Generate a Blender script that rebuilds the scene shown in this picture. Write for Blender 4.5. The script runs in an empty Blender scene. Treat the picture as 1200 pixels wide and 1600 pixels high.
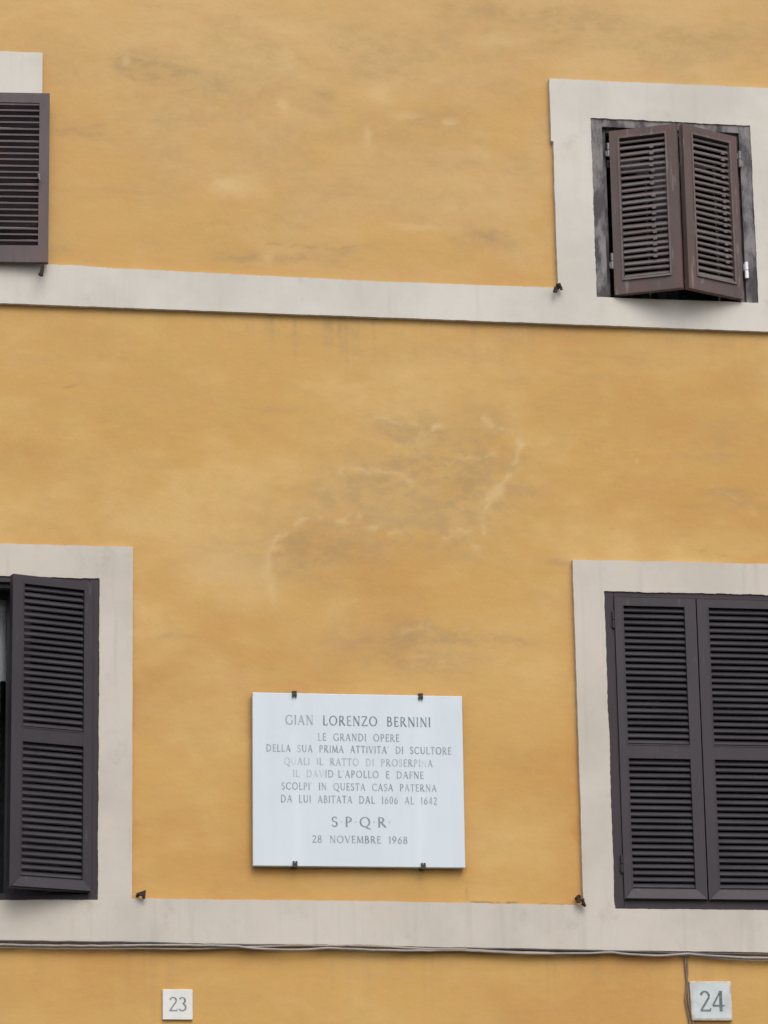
import bpy, bmesh, math, random
import numpy as np
from mathutils import Vector, Matrix

S = bpy.context.scene
COL = S.collection
R = math.radians
rng = np.random.default_rng(7)
random.seed(7)

# ------------------------------------------------------------------ camera
CAM_YAW, CAM_PITCH, CAM_ROLL = R(9.507), R(15.704), R(-0.969)
cam_d = bpy.data.cameras.new('camera')
cam = bpy.data.objects.new('camera', cam_d)
COL.objects.link(cam)
S.camera = cam
fw = Vector((math.sin(CAM_YAW) * math.cos(CAM_PITCH), math.cos(CAM_YAW) * math.cos(CAM_PITCH), math.sin(CAM_PITCH)))
rt = fw.cross(Vector((0, 0, 1))).normalized()
up = rt.cross(fw)
R_ = math.cos(CAM_ROLL) * rt + math.sin(CAM_ROLL) * up
U_ = math.cos(CAM_ROLL) * up - math.sin(CAM_ROLL) * rt
M = Matrix((R_, U_, -fw)).transposed().to_4x4()
M.translation = Vector((0, -16.5, 1.65))
cam.matrix_world = M
cam_d.sensor_fit = 'VERTICAL'
cam_d.sensor_height = 24.0
cam_d.lens = 5542.0 / 1600.0 * 24.0
cam_d.clip_start = 0.1
cam_d.clip_end = 500.0

# ------------------------------------------------------------------ light: overcast daylight
SUN_EL, SUN_AZ = R(44), R(8)          # in front of the facade, high
w = bpy.data.worlds.new('World')
S.world = w
w.use_nodes = True
nt = w.node_tree
sky = nt.nodes.new('ShaderNodeTexSky')
sky.sky_type = 'NISHITA'
sky.sun_disc = False
sky.sun_elevation = SUN_EL
sky.sun_rotation = R(180) - SUN_AZ
sky.air_density = 1.0
sky.dust_density = 3.0
sky.ozone_density = 0.6
nt.nodes['Background'].inputs['Strength'].default_value = 0.14
nt.links.new(sky.outputs[0], nt.nodes['Background'].inputs['Color'])
sl = bpy.data.lights.new('sun', 'SUN')
sl.energy = 1.0
sl.angle = R(45)
sl.color = (1.0, 0.995, 0.985)
so = bpy.data.objects.new('sun', sl)
COL.objects.link(so)
sd = Vector((math.sin(SUN_AZ) * math.cos(SUN_EL), -math.cos(SUN_AZ) * math.cos(SUN_EL), math.sin(SUN_EL)))
so.rotation_euler = sd.to_track_quat('Z', 'Y').to_euler()
so.location = (3, -20, 30)

S.view_settings.view_transform = 'Standard'
S.view_settings.look = 'None'
S.view_settings.exposure = 0.25
S.view_settings.gamma = 1.0
S.view_settings.use_curve_mapping = False


# ------------------------------------------------------------------ helpers
def tag(o, label=None, cat=None, group=None, kind=None):
    if label: o['label'] = label
    if cat: o['category'] = cat
    if group: o['group'] = group
    if kind: o['kind'] = kind
    return o


def empty(name, loc):
    o = bpy.data.objects.new(name, None)
    o.location = loc
    o.empty_display_size = 0.2
    COL.objects.link(o)
    return o


class MB:
    def __init__(s):
        s.v, s.f, s.a = [], [], []

    def add(s, vs, fs, a=0.0):
        n = len(s.v)
        s.v += [tuple(p) for p in vs]
        s.a += [a] * len(vs)
        s.f += [tuple(i + n for i in f) for f in fs]

    def box(s, x0, x1, y0, y1, z0, z1, a=0.0):
        vs = [(x, y, z) for x in (x0, x1) for y in (y0, y1) for z in (z0, z1)]
        s.add(vs, [(0, 1, 3, 2), (4, 6, 7, 5), (0, 4, 5, 1), (2, 3, 7, 6), (0, 2, 6, 4), (1, 5, 7, 3)], a)

    def hexa(s, a4, b4, a=0.0):
        """two quads with matching corners joined into a solid"""
        s.add(list(a4) + list(b4), [(0, 1, 2, 3), (7, 6, 5, 4), (0, 4, 5, 1), (1, 5, 6, 2), (2, 6, 7, 3), (3, 7, 4, 0)], a)

    def prism_xz(s, poly, y0, y1, a=0.0):
        n = len(poly)
        vs = [(x, y0, z) for x, z in poly] + [(x, y1, z) for x, z in poly]
        fs = [tuple(range(n)), tuple(range(2 * n - 1, n - 1, -1))]
        fs += [(i, (i + 1) % n, n + (i + 1) % n, n + i) for i in range(n)]
        s.add(vs, fs, a)

    def tube(s, pts, r, n=8, a=0.0, caps=True):
        pts = [Vector(p) for p in pts]
        rr = r if isinstance(r, (list, tuple)) else [r] * len(pts)
        base = len(s.v)
        prev = None
        for i, p in enumerate(pts):
            d = (pts[min(i + 1, len(pts) - 1)] - pts[max(i - 1, 0)]).normalized()
            ref = Vector((0, 0, 1)) if abs(d.z) < 0.9 else Vector((0, 1, 0))
            e1 = d.cross(ref).normalized()
            e2 = e1.cross(d)
            for k in range(n):
                t = 2 * math.pi * k / n
                s.v.append(tuple(p + rr[i] * (math.cos(t) * e1 + math.sin(t) * e2)))
                s.a.append(a)
        for i in range(len(pts) - 1):
            for k in range(n):
                A = base + i * n + k
                B = base + i * n + (k + 1) % n
                s.f.append((A, B, B + n, A + n))
        if caps:
            s.f.append(tuple(base + k for k in reversed(range(n))))
            s.f.append(tuple(base + (len(pts) - 1) * n + k for k in range(n)))

    def build(s, name, mat, parent=None, bevel=0.0, smooth=False, mirror=False, attr=False):
        me = bpy.data.meshes.new(name)
        vs = [(-x, y, z) for x, y, z in s.v] if mirror else s.v
        me.from_pydata(vs, [], s.f)
        if attr:
            at = me.attributes.new('tone', 'FLOAT', 'POINT')
            at.data.foreach_set('value', s.a)
        bm = bmesh.new()
        bm.from_mesh(me)
        bmesh.ops.recalc_face_normals(bm, faces=bm.faces)
        bm.to_mesh(me)
        bm.free()
        if smooth:
            me.polygons.foreach_set('use_smooth', [True] * len(me.polygons))
        me.materials.append(mat)
        o = bpy.data.objects.new(name, me)
        COL.objects.link(o)
        if parent is not None: o.parent = parent
        if bevel:
            b = o.modifiers.new('bevel', 'BEVEL')
            b.width = bevel
            b.segments = 2
            b.limit_method = 'ANGLE'
            b.angle_limit = R(40)
        return o


# ------------------------------------------------------------------ materials
def mat(name):
    m = bpy.data.materials.new(name)
    m.use_nodes = True
    n = m.node_tree.nodes
    return m, n, m.node_tree.links, n['Principled BSDF']


def N(nodes, kind, **kw):
    nd = nodes.new(kind)
    for k, v in kw.items(): setattr(nd, k, v)
    return nd


def noise(n, l, coord, scale, detail=4, rough=0.55, stretch=(1, 1, 1), offset=(0, 0, 0)):
    mp = n.new('ShaderNodeMapping')
    mp.inputs['Scale'].default_value = stretch
    mp.inputs['Location'].default_value = (offset[0] + .13, offset[1] + .371, offset[2] + .29)
    l.new(coord, mp.inputs['Vector'])
    t = n.new('ShaderNodeTexNoise')
    t.inputs['Scale'].default_value = scale
    t.inputs['Detail'].default_value = detail
    t.inputs['Roughness'].default_value = rough
    l.new(mp.outputs[0], t.inputs['Vector'])
    return t.outputs['Fac']


def ramp(n, l, fac, lo, hi):
    r = n.new('ShaderNodeMapRange')
    r.interpolation_type = 'SMOOTHSTEP'
    r.inputs['From Min'].default_value = lo
    r.inputs['From Max'].default_value = hi
    l.new(fac, r.inputs['Value'])
    return r.outputs['Result']


def mixc(n, l, fac, a, b, blend='MIX'):
    m = n.new('ShaderNodeMix')
    m.data_type = 'RGBA'
    m.blend_type = blend
    if isinstance(fac, float): m.inputs[0].default_value = fac
    else: l.new(fac, m.inputs[0])
    for sock, c in ((m.inputs[6], a), (m.inputs[7], b)):
        if isinstance(c, tuple): sock.default_value = (*c, 1)
        else: l.new(c, sock)
    return m.outputs[2]


def mathn(n, l, op, a, b):
    m = n.new('ShaderNodeMath')
    m.operation = op
    for i, c in enumerate((a, b)):
        if isinstance(c, (int, float)): m.inputs[i].default_value = c
        else: l.new(c, m.inputs[i])
    return m.outputs[0]


def bump(n, l, h, b, strength, dist):
    bp = n.new('ShaderNodeBump')
    bp.inputs['Strength'].default_value = strength
    bp.inputs['Distance'].default_value = dist
    l.new(h, bp.inputs['Height'])
    l.new(bp.outputs[0], b.inputs['Normal'])


OCHRE = (0.545, 0.333, 0.110)


def m_wall():
    m, n, l, b = mat('ochre_plaster')
    co = n.new('ShaderNodeTexCoord').outputs['Object']
    at = N(n, 'ShaderNodeAttribute', attribute_name='wear')
    sep = n.new('ShaderNodeSeparateColor')
    l.new(at.outputs['Color'], sep.inputs[0])
    at2 = N(n, 'ShaderNodeAttribute', attribute_name='tint')
    sep2 = n.new('ShaderNodeSeparateColor')
    l.new(at2.outputs['Color'], sep2.inputs[0])
    c = mixc(n, l, sep2.outputs[0], OCHRE, (0.600, 0.405, 0.165))        # pale worn limewash
    c = mixc(n, l, sep2.outputs[1], c, (0.490, 0.265, 0.085))            # warmer orange coat
    c = mixc(n, l, sep2.outputs[2], c, (0.560, 0.388, 0.190))            # hazy sky light on the upper storey, put into the colour
    hue = noise(n, l, co, 5.5, 5, 0.62, (1, 1, 1.2), (8, 0, 2))
    c = mixc(n, l, mathn(n, l, 'MULTIPLY', ramp(n, l, hue, 0.50, 0.75), 0.40), c, (0.575, 0.320, 0.135))
    c = mixc(n, l, mathn(n, l, 'MULTIPLY', ramp(n, l, hue, 0.50, 0.28), 0.38), c, (0.500, 0.345, 0.115))
    f1 = ramp(n, l, noise(n, l, co, 9, 6, 0.6, (0.5, 1, 1.6)), 0.35, 0.75)
    c = mixc(n, l, mathn(n, l, 'MULTIPLY', f1, 0.22), c, (0.50, 0.30, 0.105))
    f3 = ramp(n, l, noise(n, l, co, 30, 5, 0.65, (0.35, 1, 1.3), (3, 0, 1)), 0.45, 0.75)
    c = mixc(n, l, mathn(n, l, 'MULTIPLY', f3, 0.16), c, (0.60, 0.385, 0.15))
    c = mixc(n, l, sep.outputs[0], c, (0.345, 0.245, 0.125))             # grey grime
    c = mixc(n, l, sep.outputs[1], c, (0.640, 0.470, 0.235))             # lime bloom and veins
    c = mixc(n, l, sep.outputs[2], c, (0.170, 0.115, 0.060))             # dark streaks, cracks
    f2 = noise(n, l, co, 140, 3, 0.6)
    c = mixc(n, l, mathn(n, l, 'MULTIPLY', ramp(n, l, f2, 0.5, 0.8), 0.10), c, (0.36, 0.22, 0.08))
    l.new(c, b.inputs['Base Color'])
    b.inputs['Roughness'].default_value = 0.92
    b.inputs['Specular IOR Level'].default_value = 0.2
    h = mathn(n, l, 'ADD', mathn(n, l, 'MULTIPLY', noise(n, l, co, 3.2, 5, 0.55, (0.7, 1, 1)), 1.0),
              mathn(n, l, 'MULTIPLY', noise(n, l, co, 45, 5, 0.65), 0.13))
    bump(n, l, h, b, 0.42, 0.022)
    return m


def m_trim(name, base, dirt, streak=0.5):
    """lime-painted stone / stucco trim with run marks"""
    m, n, l, b = mat(name)
    co = n.new('ShaderNodeTexCoord').outputs['Object']
    c = mixc(n, l, ramp(n, l, noise(n, l, co, 2.2, 6, 0.6), 0.35, 0.7), base, tuple(v * 0.87 for v in base))
    run = ramp(n, l, noise(n, l, co, 4.0, 5, 0.6, (5, 1, 0.35)), 0.5, 0.8)
    c = mixc(n, l, mathn(n, l, 'MULTIPLY', run, streak), c, dirt)
    blot = ramp(n, l, noise(n, l, co, 7, 6, 0.65, (1, 1, 1), (5, 2, 1)), 0.58, 0.78)
    c = mixc(n, l, mathn(n, l, 'MULTIPLY', blot, 0.42), c, dirt)
    c = mixc(n, l, mathn(n, l, 'MULTIPLY', ramp(n, l, noise(n, l, co, 5, 5, 0.6, (1, 1, 1), (9, 0, 3)), 0.5, 0.75), 0.30), c, (0.57, 0.49, 0.39))
    c = mixc(n, l, mathn(n, l, 'MULTIPLY', ramp(n, l, noise(n, l, co, 110, 3, 0.6), 0.58, 0.8), 0.10), c, tuple(v * 0.55 for v in base))
    l.new(c, b.inputs['Base Color'])
    b.inputs['Roughness'].default_value = 0.88
    b.inputs['Specular IOR Level'].default_value = 0.25
    bump(n, l, noise(n, l, co, 9, 5, 0.6), b, 0.16, 0.010)
    return m


def m_paint(name, base, worn, amount=0.25, rough=0.55, lo=0.55, hi=0.62, stretch=(8, 8, 1), scale=5, redder=None, slat=None):
    m, n, l, b = mat(name)
    co = n.new('ShaderNodeTexCoord').outputs['Object']
    c = mixc(n, l, ramp(n, l, noise(n, l, co, 6, 4, 0.6, (1, 1, 0.5)), 0.3, 0.7), base, tuple(v * 0.82 for v in base))
    if redder:
        c = mixc(n, l, mathn(n, l, 'MULTIPLY', ramp(n, l, noise(n, l, co, 3, 4, 0.6, (3, 3, 0.6), (4, 4, 4)), 0.4, 0.65), 0.8), c, redder)
    wn = ramp(n, l, noise(n, l, co, scale, 7, 0.68, stretch, (2, 5, 7)), lo, hi)
    c = mixc(n, l, mathn(n, l, 'MULTIPLY', wn, amount), c, worn)
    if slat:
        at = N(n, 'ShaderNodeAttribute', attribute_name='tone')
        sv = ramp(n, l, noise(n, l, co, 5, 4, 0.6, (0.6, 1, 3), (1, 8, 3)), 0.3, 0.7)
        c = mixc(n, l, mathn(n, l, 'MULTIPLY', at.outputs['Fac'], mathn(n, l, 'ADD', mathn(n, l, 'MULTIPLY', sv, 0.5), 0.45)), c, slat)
    l.new(c, b.inputs['Base Color'])
    b.inputs['Roughness'].default_value = rough
    b.inputs['Specular IOR Level'].default_value = 0.35
    bump(n, l, noise(n, l, co, 40, 5, 0.6, (3, 3, 0.4)), b, 0.25, 0.003)
    return m


def m_plain(name, base, rough=0.6, metal=0.0, var=0.25, scale=30):
    m, n, l, b = mat(name)
    co = n.new('ShaderNodeTexCoord').outputs['Object']
    c = mixc(n, l, ramp(n, l, noise(n, l, co, scale, 4, 0.6), 0.35, 0.7), base, tuple(v * (1 - var) for v in base))
    l.new(c, b.inputs['Base Color'])
    b.inputs['Roughness'].default_value = rough
    b.inputs['Metallic'].default_value = metal
    return m


def m_marble():
    m, n, l, b = mat('white_marble')
    co = n.new('ShaderNodeTexCoord').outputs['Object']
    base = (0.560, 0.635, 0.690)
    c = mixc(n, l, ramp(n, l, noise(n, l, co, 2.2, 5, 0.6, (1.5, 1, 1)), 0.35, 0.7), base, (0.530, 0.610, 0.668))
    run = ramp(n, l, noise(n, l, co, 3.0, 4, 0.55, (4.5, 1, 0.25)), 0.5, 0.75)
    c = mixc(n, l, mathn(n, l, 'MULTIPLY', run, 0.5), c, (0.592, 0.672, 0.725))
    sx_ = n.new('ShaderNodeSeparateXYZ')
    l.new(co, sx_.inputs[0])
    dx = mathn(n, l, 'ABSOLUTE', mathn(n, l, 'SUBTRACT', mathn(n, l, 'ABSOLUTE', sx_.outputs[0], 0), 0.300), 0)
    wash = mathn(n, l, 'MULTIPLY', ramp(n, l, dx, 0.050, 0.0), ramp(n, l, noise(n, l, co, 4, 4, .6, (4, 1, .4), (2, 2, 2)), .3, .6))
    c = mixc(n, l, mathn(n, l, 'MULTIPLY', wash, 0.6), c, (0.615, 0.695, 0.745))   # washed clean below the clamps
    vein = ramp(n, l, noise(n, l, co, 5, 8, 0.7, (1, 1, 1.6), (3, 0, 9)), 0.60, 0.75)
    c = mixc(n, l, mathn(n, l, 'MULTIPLY', vein, 0.20), c, (0.50, 0.535, 0.57))
    l.new(c, b.inputs['Base Color'])
    b.inputs['Roughness'].default_value = 0.38
    bump(n, l, noise(n, l, co, 60, 3, 0.5), b, 0.06, 0.002)
    return m


def m_ink(name, dark, stone):
    """painted letters; 'tone' is how far the paint has worn off each letter"""
    m, n, l, b = mat(name)
    at = N(n, 'ShaderNodeAttribute', attribute_name='tone')
    co = n.new('ShaderNodeTexCoord').outputs['Object']
    wv = ramp(n, l, noise(n, l, co, 28, 5, 0.7), 0.38, 0.72)
    f = mathn(n, l, 'ADD', at.outputs['Fac'], mathn(n, l, 'MULTIPLY', wv, 0.24))
    cl = n.new('ShaderNodeClamp')
    l.new(f, cl.inputs[0])
    l.new(mixc(n, l, cl.outputs[0], dark, stone), b.inputs['Base Color'])
    b.inputs['Roughness'].default_value = 0.7
    return m


def m_glass():
    m, n, l, b = mat('window_glass')
    n.remove(b)
    fr = n.new('ShaderNodeFresnel')
    fr.inputs[0].default_value = 1.18
    t = n.new('ShaderNodeBsdfTransparent')
    t.inputs[0].default_value = (0.86, 0.88, 0.89, 1)
    g = n.new('ShaderNodeBsdfGlossy')
    g.inputs['Roughness'].default_value = 0.02
    mx = n.new('ShaderNodeMixShader')
    l.new(fr.outputs[0], mx.inputs[0])
    l.new(t.outputs[0], mx.inputs[1])
    l.new(g.outputs[0], mx.inputs[2])
    l.new(mx.outputs[0], n['Material Output'].inputs[0])
    return m


WALL = m_wall()
TRIM_U = m_trim('lime_white_stucco', (0.606, 0.588, 0.532), (0.40, 0.38, 0.33), 0.22)
TRIM_L = m_trim('warm_white_stucco', (0.552, 0.516, 0.455), (0.34, 0.31, 0.26), 0.30)
SHUT_L = m_paint('dark_violet_grey_paint', (0.034, 0.0270, 0.0345), (0.15, 0.145, 0.155), 0.30, 0.5, 0.60, 0.72, slat=(0.066, 0.061, 0.070))  # slat tone lightened: sky on their upturned faces put into the colour
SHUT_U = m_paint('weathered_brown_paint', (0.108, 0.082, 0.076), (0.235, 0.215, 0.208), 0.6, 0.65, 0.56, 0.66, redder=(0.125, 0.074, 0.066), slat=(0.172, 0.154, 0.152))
SHUT_UL = m_paint('faded_brown_paint', (0.095, 0.076, 0.084), (0.18, 0.165, 0.17), 0.35, 0.6, 0.58, 0.68, redder=(0.120, 0.080, 0.078), slat=(0.022, 0.018, 0.022))  # slats near black: shade of their undersides put into the colour
FRAME_U = m_paint('peeling_grey_paint', (0.068, 0.062, 0.067), (0.235, 0.225, 0.225), 0.9, 0.8, 0.40, 0.62, (2.6, 2.6, 0.9), 5.5)
FRAME_L = m_paint('dark_frame_paint', (0.033, 0.025, 0.0325), (0.10, 0.09, 0.10), 0.25, 0.6, 0.6, 0.7)
IRON = m_plain('rusty_iron', (0.045, 0.022, 0.014), 0.85, 0.0, 0.5, 60)
STEEL = m_plain('dull_zinc', (0.20, 0.195, 0.195), 0.5, 0.3, 0.3, 60)
STEELB = m_plain('bright_zinc', (0.80, 0.80, 0.82), 0.4, 0.1, 0.1, 60)
CLAMP = m_plain('blackened_bronze', (0.030, 0.022, 0.018), 0.6, 0.0, 0.3, 60)
MARBLE = m_marble()
INK = m_ink('grey_letter_paint', (0.145, 0.175, 0.190), (0.555, 0.645, 0.715))
INKN = m_ink('slate_numeral_paint', (0.12, 0.155, 0.175), (0.6, 0.63, 0.62))
INKG = m_ink('green_black_numeral_paint', (0.025, 0.050, 0.045), (0.5, 0.55, 0.53))
TILE = m_plain('white_stone_tile', (0.66, 0.67, 0.64), 0.45, 0, 0.08, 8)
TILE24 = m_plain('weathered_stone_tile', (0.53, 0.59, 0.60), 0.5, 0, 0.22, 9)
TILEEDGE = m_plain('cream_stone_edge', (0.60, 0.55, 0.46), 0.6, 0, 0.3, 25)
CABLE_L = m_plain('light_grey_cable', (0.33, 0.315, 0.30), 0.6, 0, 0.35, 5)
CABLE_V = m_plain("dusty_ochre_cable", (0.24, 0.185, 0.13), 0.7, 0, 0.4, 14)
CABLE_D = m_plain('dark_grey_cable', (0.085, 0.08, 0.078), 0.6, 0, 0.4, 5)
CABLE_B = m_plain('beige_cable', (0.36, 0.30, 0.235), 0.6, 0, 0.3, 5)
REVEAL = m_plain('shaded_reveal_plaster', (0.10, 0.09, 0.08), 0.9, 0, 0.3, 5)  # plaster darkened so the shade of the gaps lies in its colour
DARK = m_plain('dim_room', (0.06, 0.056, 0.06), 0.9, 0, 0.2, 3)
SKY_REFLECTION = m_plain('pale_sky_reflection', (0.60, 0.63, 0.64), 0.9, 0, 0.15, 6)  # pale tone of sky mirrored in the pane
GLASS = m_glass()
STREET = m_plain('basalt_paving', (0.12, 0.115, 0.11), 0.85, 0, 0.4, 8)

# ------------------------------------------------------------------ street
g = MB()
g.add([(-150, -150, 0), (150, -150, 0), (150, 150, 0), (-150, 150, 0)], [(0, 1, 2, 3)])
tag(g.build('street', STREET), kind='structure')

# ------------------------------------------------------------------ facade layout (metres)
UW = dict(z0=7.503, z1=8.467)
LW = dict(z0=4.405, z1=5.974)
OPEN = {'UL': (-0.045, 0.795, UW['z0'], UW['z1']), 'UR': (3.861, 4.700, UW['z0'], UW['z1']),
        'LL': (0.446, 1.369, LW['z0'], LW['z1']), 'LR': (3.847, 4.772, LW['z0'], LW['z1'])}

building = empty('building', (2.8, 0, 0))
tag(building, 'ochre plastered facade with pale bands and dark louvred shutters', 'building')
BL = Vector((2.8, 0, 0))


def under(o, parent):
    """keep world placement under a parent placed at BL"""
    o.parent = parent
    if parent is building: o.location = o.location - BL
    return o


# ---- plaster wall: fine grid with openings, wear and upper sky haze painted as attributes
def vnoise(x, z, fx, fz, seed):
    r = np.random.default_rng(seed)
    L = r.random((256, 256))
    u, v = x * fx + 1000.3, z * fz + 1000.7
    iu, iv = np.floor(u).astype(int), np.floor(v).astype(int)
    fu, fv = u - iu, v - iv
    fu, fv = fu * fu * fu * (fu * (fu * 6 - 15) + 10), fv * fv * fv * (fv * (fv * 6 - 15) + 10)
    a, b_, c, d = L[iu % 256, iv % 256], L[(iu + 1) % 256, iv % 256], L[iu % 256, (iv + 1) % 256], L[(iu + 1) % 256, (iv + 1) % 256]
    return (a * (1 - fu) + b_ * fu) * (1 - fv) + (c * (1 - fu) + d * fu) * fv


def fbm(x, z, fx, fz, seed, oct=5, gain=0.55):
    s, amp, tot = 0, 1.0, 0
    for k in range(oct):
        s = s + amp * vnoise(x, z, fx * 2 ** k, fz * 2 ** k, seed + k)
        tot += amp
        amp *= gain
    return s / tot


def sstep(a, lo, hi):
    t = np.clip((a - lo) / (hi - lo), 0, 1)
    return t * t * (3 - 2 * t)


# wall positions of marks seen on the plaster, in metres (x, z)
def px(u, v):
    """photo survey coordinates -> wall metres, used only to list where the stains are"""
    d = R_ * ((u - 600) / 5542.0) - U_ * ((v - 800) / 5542.0) + fw
    t = 16.5 / d.y
    return d.x * t, d.z * t + 1.65


def build_wall():
    st = 0.009
    xs = np.arange(0.45, 5.25, st)
    zs = np.arange(3.45, 9.45, st)
    ex, ez = [], []
    for k in OPEN.values():
        ex += [k[0], k[1]]
        ez += [k[2], k[3]]

    def merge(g_, e, lo, hi):
        e = sorted(set(round(v, 4) for v in e))
        g_ = [v for v in g_ if all(abs(v - q) > 0.004 for q in e)]
        return np.array(sorted(list(g_) + e + lo + hi))
    xs = merge(xs, ex, [-4.0, -3, -2, -1, -0.4, 0.15], [5.6, 6, 7, 8, 9.5])
    zs = merge(zs, ez, [0.0, 1, 2, 3], [9.9, 10.5, 11.5, 13.0])
    nx, nz = len(xs), len(zs)
    X, Z = np.meshgrid(xs, zs)
    Xf, Zf = X.ravel(), Z.ravel()
    # --- wear
    wx = Xf + 0.10 * (fbm(Xf, Zf, 3, 3, 90, 4) - 0.5)
    wz = Zf + 0.10 * (fbm(Xf, Zf, 3, 3, 95, 4) - 0.5)
    grime = np.zeros_like(Xf)
    pale = np.zeros_like(Xf)
    dark = np.zeros_like(Xf)
    fine = fbm(wx, wz, 5, 9, 11, 6, 0.65)
    fine2 = fbm(wx, wz, 16, 24, 31, 4, 0.6)

    def blob(u, v, ru, rv, amt, target, lo=0.35, hi=0.70, rot=0.0):
        cx, cz = px(u, v)
        a, b_ = ru / 318.0, rv / 318.0
        dx, dz = wx - cx, wz - cz
        c, s_ = math.cos(R(rot)), math.sin(R(rot))
        dx, dz = dx * c + dz * s_, -dx * s_ + dz * c
        g_ = np.exp(-((dx / a) ** 2 + (dz / b_) ** 2))
        target += amt * g_ * sstep(fine * 0.75 + fine2 * 0.25 + 0.22 * g_, lo, hi)

    def vein(pts, wd, amt, target, wob=0.03, vk=1.0, vw=1.0):
        P = [px(*p) for p in pts]
        qx = Xf + wob * 2.2 * (fbm(Xf, Zf, 7, 7, 51, 4, 0.6) - 0.5) * 2
        qz = Zf + wob * 2.2 * (fbm(Xf, Zf, 7, 7, 61, 4, 0.6) - 0.5) * 2
        best = np.full_like(Xf, 9.0)
        for (x0, z0), (x1, z1) in zip(P[:-1], P[1:]):
            dx, dz = x1 - x0, z1 - z0
            t = np.clip(((qx - x0) * dx + (qz - z0) * dz) / (dx * dx + dz * dz), 0, 1)
            best = np.minimum(best, np.hypot(qx - x0 - t * dx, qz - z0 - t * dz))
        target += vk * amt * np.exp(-(best / wd / vw) ** 2) * sstep(fine2, 0.30, 0.62)

    # grey smudges on the upper storey
    for a in [(205, 105, 28, 20, .75), (255, 112, 85, 24, .60), (320, 130, 70, 22, .30), (510, 148, 22, 16, .60), (125, 207, 40, 12, .45),
              (610, 95, 90, 35, .40), (690, 190, 60, 16, .45), (600, 215, 110, 22, .35), (480, 398, 75, 12, .70), (560, 385, 50, 14, .5), (390, 402, 60, 9, .55),
              (760, 372, 55, 16, .55), (800, 385, 40, 12, .4), (95, 385, 25, 16, .55), (240, 375, 20, 14, .4), (780, 15, 60, 14, .45),
              (700, 255, 100, 20, .25), (330, 345, 20, 5, .3), (490, 235, 14, 5, .35), (880, 30, 120, 20, .30), (1080, 60, 130, 40, .20)]:
        blob(*a, grime)
    for a in [(360, 285, 40, 22, .75), (198, 98, 9, 9, .5), (455, 105, 28, 26, .45), (595, 150, 26, 26, .5), (445, 170, 10, 10, .6), (640, 185, 30, 8, .5),
              (700, 190, 14, 8, .6), (575, 215, 8, 16, .5), (470, 45, 80, 12, .3), (780, 60, 60, 12, .35), (650, 360, 60, 8, .4), (420, 400, 10, 18, .4)]:
        blob(*a, pale)
    # big dull patch with lime veins in the middle of the wall
    for a in [(715, 700, 95, 55, .60), (610, 668, 45, 18, .30), (650, 790, 120, 55, .50), (560, 770, 110, 26, .32), (520, 860, 110, 40, .42),
              (700, 745, 130, 95, .50, .15, .6), (570, 790, 150, 60, .40, .15, .6), (460, 870, 80, 50, .40, .15, .6), (640, 1000, 170, 45, .28, .15, .6),
              (360, 880, 80, 45, .30), (470, 850, 30, 35, .35), (700, 860, 70, 22, .30), (825, 765, 30, 12, .35), (420, 640, 70, 8, .2),
              (800, 590, 40, 18, .30), (720, 560, 120, 30, .20), (670, 990, 65, 16, .65), (600, 1010, 90, 30, .30), (785, 1000, 48, 10, .70), (640, 1040, 110, 28, .35),
              (280, 990, 50, 6, .35), (1130, 775, 40, 10, .55), (1160, 790, 60, 16, .35), (1120, 700, 60, 40, .20), (1185, 580, 30, 40, .30), (870, 870, 26, 8, .5), (860, 930, 50, 30, .2),
              (560, 930, 120, 20, .18)]:
        blob(*a[:5], grime, *a[5:])
    V_ = 0.014
    for pts, wd, amt in [([(755, 650), (785, 675), (808, 697), (795, 730), (775, 765), (755, 795), (745, 850)], V_ * 1.1, .62),
                    ([(585, 650), (630, 668), (660, 672), (690, 668)], V_ * .8, .45), ([(690, 668), (640, 700)], V_ * .7, .35),
                    ([(530, 732), (600, 738), (632, 748), (650, 765)], V_ * .9, .50), ([(640, 740), (620, 700)], V_ * .7, .25),
                    ([(440, 870), (440, 832), (480, 815), (545, 810), (590, 826), (650, 838), (735, 832)], V_ * .95, .50),
                    ([(440, 832), (420, 868), (415, 900), (432, 940)], V_, .42), ([(690, 715), (720, 712), (770, 706)], V_ * .7, .38),
                    ([(600, 985), (690, 978), (730, 985)], V_ * .7, .32), ([(500, 950), (560, 935)], V_, .25), ([(990, 705), (992, 720)], V_ * .6, .5),
                    ([(808, 697), (860, 690)], V_ * .7, .25), ([(1100, 760), (1180, 800)], V_ * .8, .25)]:
        vein(pts, wd, amt, pale, .022, .55, 1.8)
        vein(pts, wd, amt, pale, .022, .40, .8)
    blob(590, 800, 140, 50, .22, pale)
    blob(350, 890, 90, 50, .35, pale)
    # run-off marks below the two string courses
    run = fbm(Xf, Zf * 0.15, 26, 1.2, 71, 4, 0.6)
    for zt, seg, ln in [(7.345, [(2.1, 3.2, .75), (2.2, 2.9, .5), (3.1, 3.8, .65), (1.3, 1.9, .3), (4.0, 4.9, .45)], 0.20),
                        (4.205, [(1.35, 1.75, .95), (3.4, 4.5, .70), (2.1, 3.1, .35), (0.8, 1.2, .4)], 0.34)]:
        for x0, x1, amt in seg:
            env = sstep(Xf, x0 - .1, x0 + .15) * (1 - sstep(Xf, x1 - .15, x1 + .1))
            ll = ln * (0.35 + 1.5 * vnoise(Xf, Zf * 0, 18, 1, 77))
            fall = np.clip(1 - (zt - Zf) / ll, 0, 1) * (Zf < zt + .02)
            grime += 0.60 * amt * env * fall * sstep(run, 0.42, 0.72)
    # brownish rim where the wall coat meets the trim
    rim = np.zeros_like(Xf)
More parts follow.
